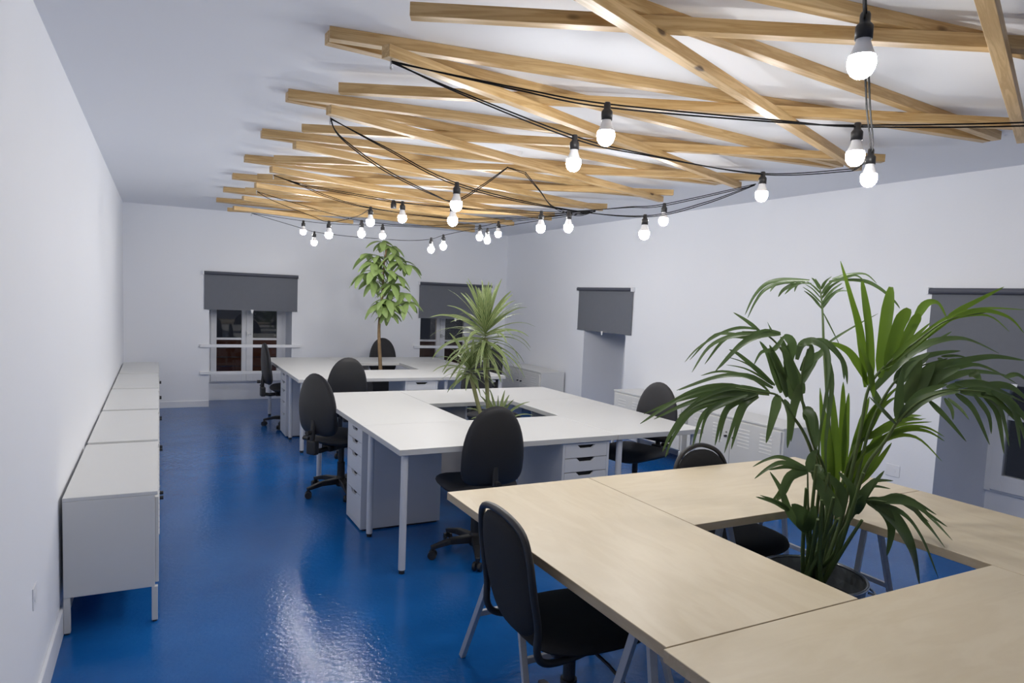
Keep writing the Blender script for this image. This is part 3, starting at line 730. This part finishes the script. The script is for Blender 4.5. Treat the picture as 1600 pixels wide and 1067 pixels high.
# kentia palm in a zinc bucket inside the birch desks
palm = thing('potted_palm', 'large green palm in a zinc bucket in the opening of the birch desks', 'potted plant', (0,0,0))
pot(palm, 2.83, 2.07, .208, .50)
FRONDS = [
 ('left arching', [(2.838,2.044,0.44),(2.844,2.057,0.764),(2.79,2.063,0.956),(2.72,2.071,1.091),(2.638,2.082,1.184),(2.564,2.086,1.255),(2.469,2.096,1.271),(2.365,2.111,1.287)], [
  ([(2.535,2.101,1.259),(2.35,2.167,1.284),(2.204,2.207,1.25),(2.029,2.255,1.137)],0.0252,0),
  ([(2.469,2.095,1.259),(2.342,2.156,1.256),(2.214,2.214,1.214),(2.101,2.263,1.15)],0.0199,0),
  ([(2.46,2.1,1.258),(2.336,2.149,1.24),(2.22,2.191,1.2),(2.147,2.208,1.11),(2.106,2.208,1.033)],0.0224,0),
  ([(2.4,2.091,1.261),(2.29,2.142,1.21),(2.243,2.16,1.162),(2.214,2.164,1.056)],0.0196,0),
  ([(2.46,2.1,1.258),(2.389,2.139,1.224),(2.353,2.159,1.167),(2.33,2.166,1.053)],0.0224,0),
  ([(2.469,2.095,1.254),(2.423,2.111,1.228),(2.396,2.114,1.163),(2.364,2.114,1.047)],0.0249,0),
  ([(2.569,2.084,1.258),(2.514,2.054,1.191),(2.451,2.025,1.085)],0.0353,0),
  ([(2.546,2.098,1.284),(2.436,2.132,1.33),(2.314,2.167,1.323),(2.161,2.213,1.268)],0.0202,0),
  ([(2.539,2.1,1.264),(2.466,2.127,1.32),(2.351,2.173,1.344),(2.266,2.199,1.325)],0.0126,0),
  ([(2.502,2.079,1.273),(2.382,2.128,1.286),(2.263,2.171,1.246),(2.166,2.199,1.171)],0.0149,0),
  ([(2.586,2.073,1.238),(2.63,2.074,1.173),(2.64,2.085,1.04)],0.0302,0),
 ]),
 ('upper left arching', [(2.808,2.088,0.44),(2.913,2.089,0.747),(2.859,2.11,0.966),(2.791,2.138,1.182),(2.724,2.158,1.315),(2.667,2.17,1.425),(2.585,2.191,1.491),(2.485,2.216,1.498)], [
  ([(2.682,2.173,1.25),(2.639,2.209,1.398),(2.603,2.232,1.459)],0.0238,0),
  ([(2.674,2.172,1.483),(2.706,2.162,1.46),(2.708,2.165,1.402),(2.684,2.174,1.263)],0.0498,0),
  ([(2.643,2.162,1.496),(2.551,2.174,1.494),(2.45,2.187,1.446),(2.353,2.194,1.354)],0.026,0),
  ([(2.601,2.184,1.504),(2.536,2.224,1.478),(2.458,2.273,1.468),(2.385,2.309,1.357)],0.0182,0),
  ([(2.576,2.196,1.498),(2.453,2.23,1.481),(2.348,2.251,1.433),(2.269,2.254,1.331)],0.0156,0),
  ([(2.566,2.202,1.508),(2.49,2.232,1.513),(2.412,2.259,1.487),(2.323,2.289,1.424),(2.27,2.3,1.367)],0.0104,0),
  ([(2.66,2.187,1.28),(2.577,2.221,1.349),(2.503,2.248,1.405),(2.46,2.256,1.422)],0.0185,0),
  ([(2.651,2.192,1.28),(2.617,2.232,1.315),(2.57,2.277,1.343),(2.518,2.323,1.352)],0.0079,0),
  ([(2.693,2.17,1.282),(2.644,2.164,1.37),(2.584,2.163,1.449)],0.0264,0),
  ([(2.782,2.149,1.245),(2.731,2.166,1.34),(2.675,2.189,1.481)],0.0453,0),
  ([(2.566,2.202,1.503),(2.52,2.236,1.544),(2.481,2.267,1.573)],0.013,0),
  ([(2.619,2.173,1.485),(2.579,2.162,1.518),(2.546,2.147,1.541)],0.013,0),
  ([(2.705,2.16,1.235),(2.671,2.164,1.315),(2.624,2.174,1.393),(2.59,2.174,1.432)],0.0317,0),
  ([(2.674,2.172,1.485),(2.619,2.167,1.433),(2.553,2.172,1.419),(2.506,2.163,1.369)],0.0157,0),
  ([(2.749,2.163,1.22),(2.727,2.158,1.288),(2.68,2.169,1.393)],0.0427,0),
 ]),
 ('middle arching', [(2.797,2.099,0.44),(2.866,2.033,0.742),(2.826,2.043,0.931),(2.758,2.063,1.064),(2.705,2.074,1.196),(2.675,2.073,1.326),(2.677,2.055,1.443)], [
  ([(2.675,2.076,1.351),(2.691,2.055,1.412),(2.677,2.048,1.461),(2.623,2.056,1.455)],0.0306,0),
  ([(2.639,2.071,1.398),(2.639,2.055,1.458),(2.663,2.023,1.475),(2.691,1.985,1.446),(2.686,1.96,1.377),(2.659,1.944,1.278)],0.0253,0),
  ([(2.68,2.069,1.306),(2.732,2.072,1.397),(2.779,2.073,1.426),(2.812,2.081,1.459)],0.0281,0),
  ([(2.684,2.055,1.473),(2.748,2.026,1.471),(2.803,1.995,1.405),(2.815,1.986,1.327)],0.0253,0),
  ([(2.684,2.09,1.256),(2.641,2.105,1.377),(2.607,2.111,1.45)],0.036,0),
  ([(2.71,2.072,1.196),(2.725,2.043,1.148),(2.727,2.018,1.049)],0.0412,0),
  ([(2.671,2.073,1.3),(2.665,2.09,1.195),(2.672,2.097,1.062)],0.0306,0),
  ([(2.74,2.023,1.445),(2.778,2.011,1.306),(2.772,2.014,1.073),(2.792,2.012,0.942)],0.0152,0),
 ]),
 ('tall top', [(2.854,2.055,0.44),(2.962,2.101,0.738),(3.016,2.176,0.997),(3.022,2.226,1.273),(3.033,2.263,1.441),(3.049,2.297,1.597),(3.06,2.328,1.697),(3.063,2.358,1.738)], [
  ([(3.039,2.369,1.731),(2.941,2.427,1.729),(2.875,2.466,1.709),(2.828,2.492,1.648),(2.796,2.508,1.561)],0.0175,0),
  ([(3.047,2.364,1.717),(2.935,2.421,1.717),(2.859,2.457,1.682),(2.817,2.472,1.622),(2.786,2.481,1.548)],0.0146,0),
  ([(2.995,2.391,1.723),(2.946,2.428,1.686),(2.934,2.447,1.65)],0.0146,0),
  ([(2.98,2.4,1.725),(2.901,2.43,1.71),(2.866,2.436,1.671)],0.0146,0),
  ([(3.006,2.386,1.724),(2.964,2.398,1.698),(2.928,2.407,1.662)],0.0117,0),
  ([(3.021,2.378,1.724),(2.992,2.395,1.711),(2.981,2.399,1.676)],0.0117,0),
  ([(3.047,2.299,1.605),(2.985,2.3,1.651),(2.924,2.3,1.68)],0.0115,0),
  ([(3.047,2.301,1.628),(2.972,2.299,1.671),(2.904,2.292,1.696)],0.0115,0),
  ([(3.065,2.321,1.651),(2.996,2.313,1.689),(2.931,2.302,1.708)],0.0116,0),
  ([(3.065,2.323,1.671),(3.024,2.33,1.701),(2.98,2.338,1.725)],0.0116,0),
  ([(3.063,2.326,1.691),(3.038,2.33,1.719),(3.009,2.335,1.741)],0.0145,0),
  ([(3.049,2.298,1.605),(3.1,2.293,1.67),(3.159,2.282,1.705)],0.0115,0),
  ([(3.049,2.3,1.628),(3.097,2.293,1.687),(3.148,2.282,1.724)],0.0115,0),
  ([(3.068,2.32,1.651),(3.072,2.282,1.704),(3.081,2.239,1.732)],0.0116,0),
  ([(3.068,2.322,1.672),(3.085,2.3,1.718),(3.102,2.275,1.742)],0.0116,0),
  ([(3.065,2.325,1.692),(3.044,2.288,1.725),(3.029,2.245,1.747)],0.0116,0),
  ([(3.047,2.3,1.616),(3.072,2.277,1.661),(3.092,2.256,1.685),(3.132,2.222,1.687)],0.0115,0),
  ([(3.109,2.307,1.74),(3.161,2.266,1.762),(3.218,2.222,1.767),(3.25,2.185,1.726)],0.0116,0),
  ([(3.135,2.293,1.738),(3.226,2.232,1.737),(3.279,2.187,1.705),(3.323,2.145,1.652),(3.333,2.122,1.619)],0.0145,0),
  ([(3.096,2.312,1.728),(3.13,2.28,1.738),(3.177,2.243,1.76),(3.203,2.212,1.735)],0.0116,0),
  ([(3.036,2.262,1.441),(3.095,2.24,1.486),(3.176,2.209,1.54),(3.261,2.174,1.593)],0.0086,0),
  ([(3.052,2.295,1.588),(3.096,2.276,1.512),(3.143,2.255,1.427)],0.0058,0),
 ]),
 ('bright upright', [(2.785,2.022,0.44),(2.93,2.036,0.706),(2.955,2.021,0.926),(2.973,2.008,1.116),(2.985,1.995,1.291),(3.041,1.954,1.4),(3.114,1.901,1.483),(3.208,1.839,1.578),(3.324,1.76,1.615)], [
  ([(2.971,2.002,1.29),(2.956,2.034,1.508),(2.926,2.067,1.653),(2.89,2.103,1.801)],0.0288,0),
  ([(2.992,1.993,1.304),(2.972,2.006,1.518),(2.933,2.029,1.721)],0.0419,1),
  ([(3.025,1.978,1.332),(3.044,1.988,1.536),(3.066,1.993,1.704)],0.0419,1),
  ([(3.029,1.956,1.361),(3.045,1.934,1.539),(3.057,1.904,1.618)],0.0469,1),
  ([(3.064,1.943,1.414),(3.095,1.908,1.547),(3.092,1.883,1.599)],0.0338,1),
  ([(3.102,1.913,1.547),(3.163,1.907,1.636),(3.225,1.893,1.647),(3.273,1.88,1.588)],0.0258,0),
  ([(2.983,1.997,1.304),(2.915,2.028,1.414),(2.857,2.047,1.454),(2.799,2.063,1.468)],0.0288,0),
  ([(3.031,1.956,1.376),(3.124,1.925,1.465),(3.262,1.873,1.583),(3.4,1.815,1.631),(3.56,1.741,1.633)],0.0208,0),
  ([(3.006,1.968,1.36),(3.12,1.929,1.452),(3.234,1.89,1.545),(3.31,1.866,1.59),(3.44,1.811,1.603),(3.528,1.771,1.541)],0.0182,0),
  ([(3.213,1.838,1.596),(3.311,1.803,1.652),(3.431,1.758,1.721)],0.018,0),
  ([(3.041,1.954,1.4),(3.066,1.897,1.483),(3.097,1.837,1.566)],0.0182,0),
  ([(3.001,1.983,1.252),(2.967,1.983,1.358),(2.91,1.994,1.461),(2.872,1.991,1.513)],0.0262,0),
  ([(3.208,1.839,1.578),(3.293,1.768,1.622),(3.364,1.698,1.601),(3.388,1.649,1.541)],0.0154,0),
 ]),
 ('dark middle right', [(2.877,2.112,0.44),(2.949,2.032,0.705),(3.03,2.045,0.914),(3.073,2.031,1.134),(3.141,1.998,1.3),(3.214,1.954,1.372),(3.321,1.89,1.418)], [
  ([(3.067,2.034,1.27),(3.166,1.985,1.41),(3.264,1.931,1.482),(3.38,1.862,1.504),(3.497,1.786,1.449)],0.035,0),
  ([(3.19,1.969,1.403),(3.304,1.921,1.437),(3.397,1.883,1.451)],0.0188,0),
  ([(3.176,1.978,1.418),(3.289,1.945,1.473),(3.387,1.921,1.53)],0.0161,0),
  ([(3.197,1.957,1.313),(3.249,1.912,1.379),(3.319,1.854,1.406),(3.428,1.777,1.437),(3.522,1.703,1.428)],0.0295,0),
  ([(3.216,1.945,1.284),(3.341,1.897,1.334),(3.452,1.854,1.367),(3.586,1.796,1.356)],0.0295,0),
  ([(3.189,1.966,1.222),(3.208,1.919,1.323),(3.214,1.878,1.404)],0.0538,0),
  ([(3.225,1.95,1.251),(3.251,1.893,1.338),(3.297,1.822,1.386)],0.0484,0),
  ([(3.285,1.908,1.417),(3.323,1.903,1.404),(3.352,1.903,1.382)],0.0133,0),
  ([(3.404,1.842,1.364),(3.402,1.816,1.356),(3.394,1.791,1.333)],0.032,0),
  ([(3.153,1.992,1.301),(3.173,1.956,1.372),(3.215,1.905,1.417)],0.043,0),
  ([(3.237,1.936,1.306),(3.311,1.88,1.366),(3.407,1.81,1.399),(3.524,1.719,1.329)],0.0214,0),
  ([(3.116,2.014,1.19),(3.094,2.052,1.267),(3.076,2.086,1.318)],0.027,0),
 ]),
 ('right arching', [(2.828,2.042,0.44),(2.906,1.996,0.695),(2.948,1.958,0.958),(2.989,1.909,1.085),(3.005,1.869,1.179),(3.049,1.814,1.263),(3.123,1.74,1.31),(3.194,1.663,1.313)], [
  ([(3.005,1.868,1.167),(2.988,1.867,1.27),(2.982,1.86,1.385)],0.0507,0),
  ([(3.073,1.802,1.264),(3.097,1.742,1.203),(3.125,1.677,1.122)],0.02,0),
  ([(3.092,1.753,1.279),(3.08,1.716,1.24),(3.048,1.69,1.207)],0.0148,0),
  ([(3.13,1.736,1.298),(3.17,1.688,1.244),(3.204,1.636,1.114)],0.0222,0),
  ([(3.153,1.684,1.304),(3.211,1.655,1.228),(3.23,1.647,1.152)],0.0146,0),
  ([(3.183,1.669,1.313),(3.276,1.648,1.247),(3.339,1.635,1.098)],0.0243,0),
  ([(3.214,1.654,1.319),(3.248,1.59,1.257),(3.232,1.546,1.119)],0.0243,0),
  ([(3.13,1.739,1.334),(3.276,1.686,1.318),(3.413,1.631,1.224)],0.0271,0),
  ([(3.099,1.754,1.321),(3.226,1.694,1.338),(3.374,1.617,1.275)],0.0247,0),
  ([(3.007,1.869,1.185),(3.035,1.828,1.249),(3.081,1.775,1.291),(3.128,1.719,1.307)],0.0355,0),
  ([(3.145,1.728,1.306),(3.21,1.647,1.296),(3.272,1.559,1.186)],0.0296,0),
  ([(3.016,1.865,1.193),(3.089,1.841,1.284),(3.184,1.801,1.325)],0.0304,0),
  ([(3.194,1.666,1.343),(3.279,1.62,1.335),(3.341,1.58,1.277)],0.0219,0),
  ([(3.238,1.641,1.308),(3.31,1.603,1.225),(3.352,1.576,1.092)],0.0219,0),
  ([(3.259,1.635,1.37),(3.305,1.615,1.384),(3.354,1.588,1.349)],0.017,0),
  ([(2.994,1.874,1.161),(2.907,1.874,1.221),(2.827,1.871,1.274)],0.0152,0),
 ]),
 ('bright central', [(2.832,2.055,0.44),(2.957,2.087,0.63),(2.981,2.084,0.797),(3.015,2.075,0.963),(3.075,2.048,1.076),(3.179,1.994,1.136)], [
  ([(2.938,2.102,0.754),(2.918,2.13,1.013),(2.897,2.158,1.268)],0.0355,0),
  ([(2.952,2.094,0.741),(2.928,2.085,1.022),(2.88,2.086,1.273)],0.0383,0),
  ([(2.991,2.083,0.908),(2.994,2.092,1.116),(2.997,2.094,1.253)],0.0354,0),
  ([(2.928,2.109,0.767),(2.918,2.1,0.964),(2.88,2.107,1.157)],0.041,0),
  ([(2.999,2.076,0.811),(3.038,2.064,0.986),(3.08,2.051,1.163)],0.0301,0),
  ([(3.016,2.069,0.826),(3.131,2.056,1.026),(3.201,2.055,1.112)],0.0301,0),
  ([(3.023,2.066,0.84),(3.085,2.008,0.954),(3.117,1.965,1.058)],0.0301,0),
  ([(3.01,2.077,0.952),(3.089,2.027,1.035),(3.184,1.969,1.105),(3.261,1.914,1.111),(3.315,1.866,1.074)],0.0191,0),
  ([(3.01,2.076,0.941),(3.134,2.006,1.064),(3.234,1.938,1.081),(3.316,1.869,0.987)],0.0191,0),
  ([(3.066,2.051,1.059),(3.159,1.958,1.16),(3.185,1.892,1.183)],0.0245,0),
  ([(3.083,2.043,1.06),(3.223,2.007,1.12),(3.375,1.961,1.136)],0.0136,0),
  ([(3.034,2.066,1.041),(3.085,2.038,1.184),(3.112,2.015,1.231)],0.0218,0),
  ([(3.063,2.052,1.048),(3.091,2.011,1.191),(3.117,1.964,1.252)],0.019,0),
  ([(3.02,2.076,1.004),(3.093,2.083,1.152),(3.137,2.097,1.232)],0.0191,0),
  ([(2.977,2.084,0.769),(3.017,2.08,0.906),(3.069,2.068,1.017)],0.0328,0),
 ]),
 ('small low left', [(2.844,2.082,0.44),(2.771,2.038,0.617),(2.74,2.043,0.779),(2.718,2.044,0.948)], [
  ([(2.718,2.044,0.953),(2.613,2.076,0.985),(2.542,2.085,0.967),(2.475,2.09,0.928)],0.018,0),
  ([(2.712,2.048,0.955),(2.635,2.075,0.967),(2.559,2.099,0.954)],0.0154,0),
  ([(2.718,2.044,0.948),(2.668,2.08,0.927),(2.649,2.096,0.856),(2.633,2.113,0.818)],0.0309,0),
  ([(2.728,2.04,0.956),(2.739,2.003,0.953),(2.702,1.986,0.891)],0.0463,0),
  ([(2.725,2.04,0.945),(2.731,2.041,1.005),(2.75,2.033,1.039)],0.0309,0),
 ]),
 ('lowest left', [(2.821,2.024,0.44),(2.753,2.016,0.6),(2.686,2.005,0.716)], [
  ([(2.686,2.005,0.711),(2.628,2.044,0.796),(2.602,2.066,0.876),(2.563,2.095,0.947)],0.028,0),
  ([(2.627,2.043,0.797),(2.556,2.053,0.835),(2.467,2.07,0.862)],0.0153,0),
  ([(2.693,2.002,0.716),(2.649,1.996,0.791),(2.585,1.999,0.84)],0.056,0),
  ([(2.693,2.002,0.716),(2.666,1.968,0.785),(2.634,1.936,0.848)],0.0458,0),
 ]),
 ('low right drooping', [(2.816,2.116,0.44),(2.814,1.974,0.604),(2.808,1.941,0.709),(2.829,1.896,0.819),(2.828,1.856,0.872),(2.858,1.796,0.881)], [
  ([(2.828,1.856,0.872),(2.885,1.832,0.85),(2.926,1.811,0.771),(2.917,1.813,0.656)],0.042,0),
  ([(2.837,1.852,0.872),(2.931,1.81,0.811),(2.966,1.749,0.705),(3.043,1.752,0.542)],0.0593,0),
  ([(2.837,1.852,0.872),(2.959,1.796,0.828),(2.959,1.712,0.759),(2.947,1.631,0.633)],0.0173,0),
  ([(2.85,1.845,0.873),(2.975,1.795,0.867),(3.059,1.759,0.787),(2.976,1.635,0.744)],0.0198,0),
  ([(2.854,1.798,0.878),(2.913,1.742,0.889),(2.945,1.696,0.86),(2.991,1.642,0.818)],0.017,0),
  ([(2.856,1.841,0.866),(2.951,1.815,0.889),(3.032,1.79,0.863),(3.122,1.76,0.813)],0.0198,0),
  ([(2.829,1.894,0.804),(2.801,1.869,0.871),(2.818,1.824,0.969)],0.0401,0),
  ([(2.793,1.875,0.88),(2.868,1.864,0.94),(2.957,1.84,0.943)],0.0148,0),
  ([(2.773,1.922,0.794),(2.739,1.979,0.887),(2.719,2.026,0.952)],0.0452,0),
  ([(2.802,1.952,0.782),(2.807,1.956,0.887),(2.746,1.992,0.958)],0.0382,0),
  ([(2.822,1.898,0.804),(2.819,1.912,0.898),(2.773,1.946,0.967)],0.0326,0),
 ]),
]

for name, pet, leaves in FRONDS:
    mb = MB(); mb.uv = []
    bright = name.startswith('bright')
    for pts, w, bl in leaves: ribbon(mb, pts, w*(1.12 if bright and bl else 1.4), bl, facing=(fview(.35)+Vector((0,0,.35))).normalized(), n=5)
    if name not in ('tall top', 'bright upright'):
        for pts, w, bl in leaves:
            if rg.random() < .55:
                j = Vector((rg.uniform(-.03,.03), rg.uniform(-.03,.03), rg.uniform(-.02,.03))); m_ = len(pts)
                q = [Vector(p)+j*(i/(m_-1)+.25)*1.3 for i, p in enumerate(pts)]
                if min(p.z for p in q) > .76: ribbon(mb, q, w*1.1, bl, facing=fview(.5), n=5)
    fo = mb.build('frond', M_PALMLIT if bright else M_PALM, palm)
    if bright: fo['label'] = 'bright young frond, lit tone in its colour'
    P = smooth_path(pet, 5); m = len(P)
    MB().tube(P, .006, n=7, radii=[.0075*(1-i/m)+.0022 for i in range(m)]).build('stalk', M_STEM, fo)
rs = random.Random(9)
st = MB()
for k in range(13):
    a = rs.uniform(0, 2*PI); rr = rs.uniform(.01,.075); x0, y0 = 2.83+rr*math.cos(a), 2.07+rr*math.sin(a)
    x1, y1 = 2.72+rs.uniform(-.10,.12), 1.90+rs.uniform(-.10,.12)
    P = smooth_path([(x0,y0,.43),((x0+x1)/2+rs.uniform(-.01,.01),(y0+y1)/2,.62),(x1,y1,rs.uniform(.78,1.02))], 4)
    st.tube(P, .006, n=7, radii=[.011-.006*i/len(P) for i in range(len(P))])
st.build('young_stems', M_STEM, palm)

# dracaena
drac = thing('potted_dracaena', 'striped strap-leaved plant rising from the middle white desk island', 'potted plant', (0,0,0))
pot(drac, 2.68, 4.90, .20, .62)
cn = [[(2.66,4.88,.55),(2.62,4.93,.65),(2.585,4.97,.80),(2.56,5.00,.92),(2.54,5.02,1.00)], [(2.70,4.93,.55),(2.685,4.96,.67),(2.68,4.99,.87),(2.67,5.01,1.07),(2.67,5.03,1.28)]]
for c in cn: MB().tube(smooth_path(c, 5), .016, n=10).build('cane', M_CANE, drac)
def crown(c, n, ln, w, elev, name, seed, zs=.16):
    r = random.Random(seed); mb = MB(); mb.uv = []
    for k in range(n):
        a = k*2.399963+r.uniform(-.25,.25); q = (k+.5)/n; el = elev[0]+(elev[1]-elev[0])*q+r.uniform(-.12,.12)
        L = ln*r.uniform(.8,1.12)*(.8+.3*math.sin(q*PI)); d = Vector((math.cos(a)*math.cos(el), math.sin(a)*math.cos(el), math.sin(el)))
        p = Vector(c)+Vector((0,0,zs*(q-.5))); pts = [p]; st_ = L/6
        for i in range(6):
            p = p+d*st_; pts.append(p); d = (d+Vector((0,0,-.10*(i+.6)*(1-abs(math.sin(el))*.75)))).normalized()
        nrm = Vector((-math.cos(a)*.3+r.uniform(-.5,.5), -math.sin(a)*.3-.3+r.uniform(-.5,.5), 1)).normalized() if el < .9 else fview(.6)
        ribbon(mb, pts, w*r.uniform(.85,1.15), 0, n=3, facing=nrm)
    return mb.build(name, M_DRAC, drac)
crown((2.66,5.02,1.30), 84, .40, .036, (-.80,1.5), 'leaf_crown', 3, .20)
crown((2.54,5.02,1.03), 38, .29, .034, (-.5,1.4), 'leaf_crown', 5, .08)
crown((2.74,4.90,.62), 22, .27, .034, (.3,1.3), 'leaf_crown', 8, .04)

# pachira tree
tree = thing('potted_money_tree', 'tall thin-trunked tree with drooping pale leaves in the far island', 'potted plant', (0,0,0))
m = MB(); a, b, h = .20, .20, .60; cx, cy = 2.80, 8.10
m.box(cx-a, cx+a, cy-b, cy+b, 0, h-.03); m.box(cx-a-.012, cx+a+.012, cy-b-.012, cy-b+.01, h-.05, h); m.box(cx-a-.012, cx+a+.012, cy+b-.01, cy+b+.012, h-.05, h)
m.box(cx-a-.012, cx-a+.01, cy-b, cy+b, h-.05, h); m.box(cx+a-.01, cx+a+.012, cy-b, cy+b, h-.05, h)
m.build('planter', M_BLACKPL, tree)
MB().box(cx-a+.01, cx+a-.01, cy-b+.01, cy+b-.01, h-.03, h-.025).build('soil', M_SOIL, tree)
tk = smooth_path([(2.75,8.10,.56),(2.74,8.12,.80),(2.73,8.14,1.0),(2.73,8.16,1.2),(2.75,8.17,1.43),(2.77,8.18,1.65),(2.78,8.2,1.88),(2.8,8.2,2.07),(2.83,8.2,2.17)], 4)
MB().tube(tk, .02, n=10, radii=[.024-.018*i/len(tk) for i in range(len(tk))]).build('trunk', M_BARK, tree)
rp = random.Random(21); br = MB(); lf = MB(); lf.uv = []
for (x, y, z) in [(2.63,8.29,2.04),(2.71,8.24,2.02),(2.57,8.3,1.82),(2.66,8.15,1.84),(2.76,8.1,1.86),(2.86,8.18,2.15),(2.86,8.12,2.04),(2.95,8.12,1.97),(3.03,8.07,1.94),(2.93,8.11,1.81),(2.84,8.05,1.70),(2.70,8.28,1.73),(2.9,8.21,1.62),(3.01,8.05,1.60),(2.71,8.10,1.48),(2.8,8.15,1.46),(2.76,8.24,2.20),(2.78,8.05,1.52),(2.66,8.2,1.95),(2.82,8.08,1.38),(2.90,8.05,1.45),(3.02,8.02,1.50),(2.72,8.05,1.42)]:
    zt = max(1.3, z-.22); i = min(range(len(tk)), key=lambda j: abs(tk[j].z-zt)); s0 = tk[i]
    P = smooth_path([s0, (s0+Vector((x,y,z)))/2+Vector((0,0,.05)), (x,y,z)], 4); br.tube(P, .0035, n=5)
    n = rp.randint(5, 7); a0 = rp.uniform(0, 6.28)
    for k in range(n):
        a = a0+2*PI*k/n+rp.uniform(-.2,.2); el = rp.uniform(-.55,.25); L = rp.uniform(.20,.30)*(.8 if z > 2.1 else 1)
        d = Vector((math.cos(a)*math.cos(el), math.sin(a)*math.cos(el), math.sin(el))); p = Vector((x,y,z)); pts = [p]
        for j in range(5):
            p = p+d*L/5; pts.append(p); d = (d+Vector((0,0,-.28))).normalized()
        P = smooth_path(pts, 3); mm = len(P); o = len(lf.v); sd = Vector((-math.sin(a), math.cos(a), rp.uniform(-.5,.5))).normalized()
        for j, q in enumerate(P):
            u = j/(mm-1); hw = .042*math.sin(PI*min(1, u**.85))**.8+.0015; up = sd.cross((P[min(j+1,mm-1)]-P[max(j-1,0)])).normalized()
            lf.v += [tuple(q-sd*hw), tuple(q-up*hw*.2), tuple(q+sd*hw)]; lf.uv += [(0,u),(.5,u),(1,u)]
            if j:
                A = o+3*j
                for e_ in (0, 1): lf.f.append([A-3+e_, A-2+e_, A+1+e_, A+e_]); lf.mi.append(0); lf.sm.append(True)
br.build('leaf_stalks', M_STEM, tree); lf.build('foliage', M_PACH, tree)
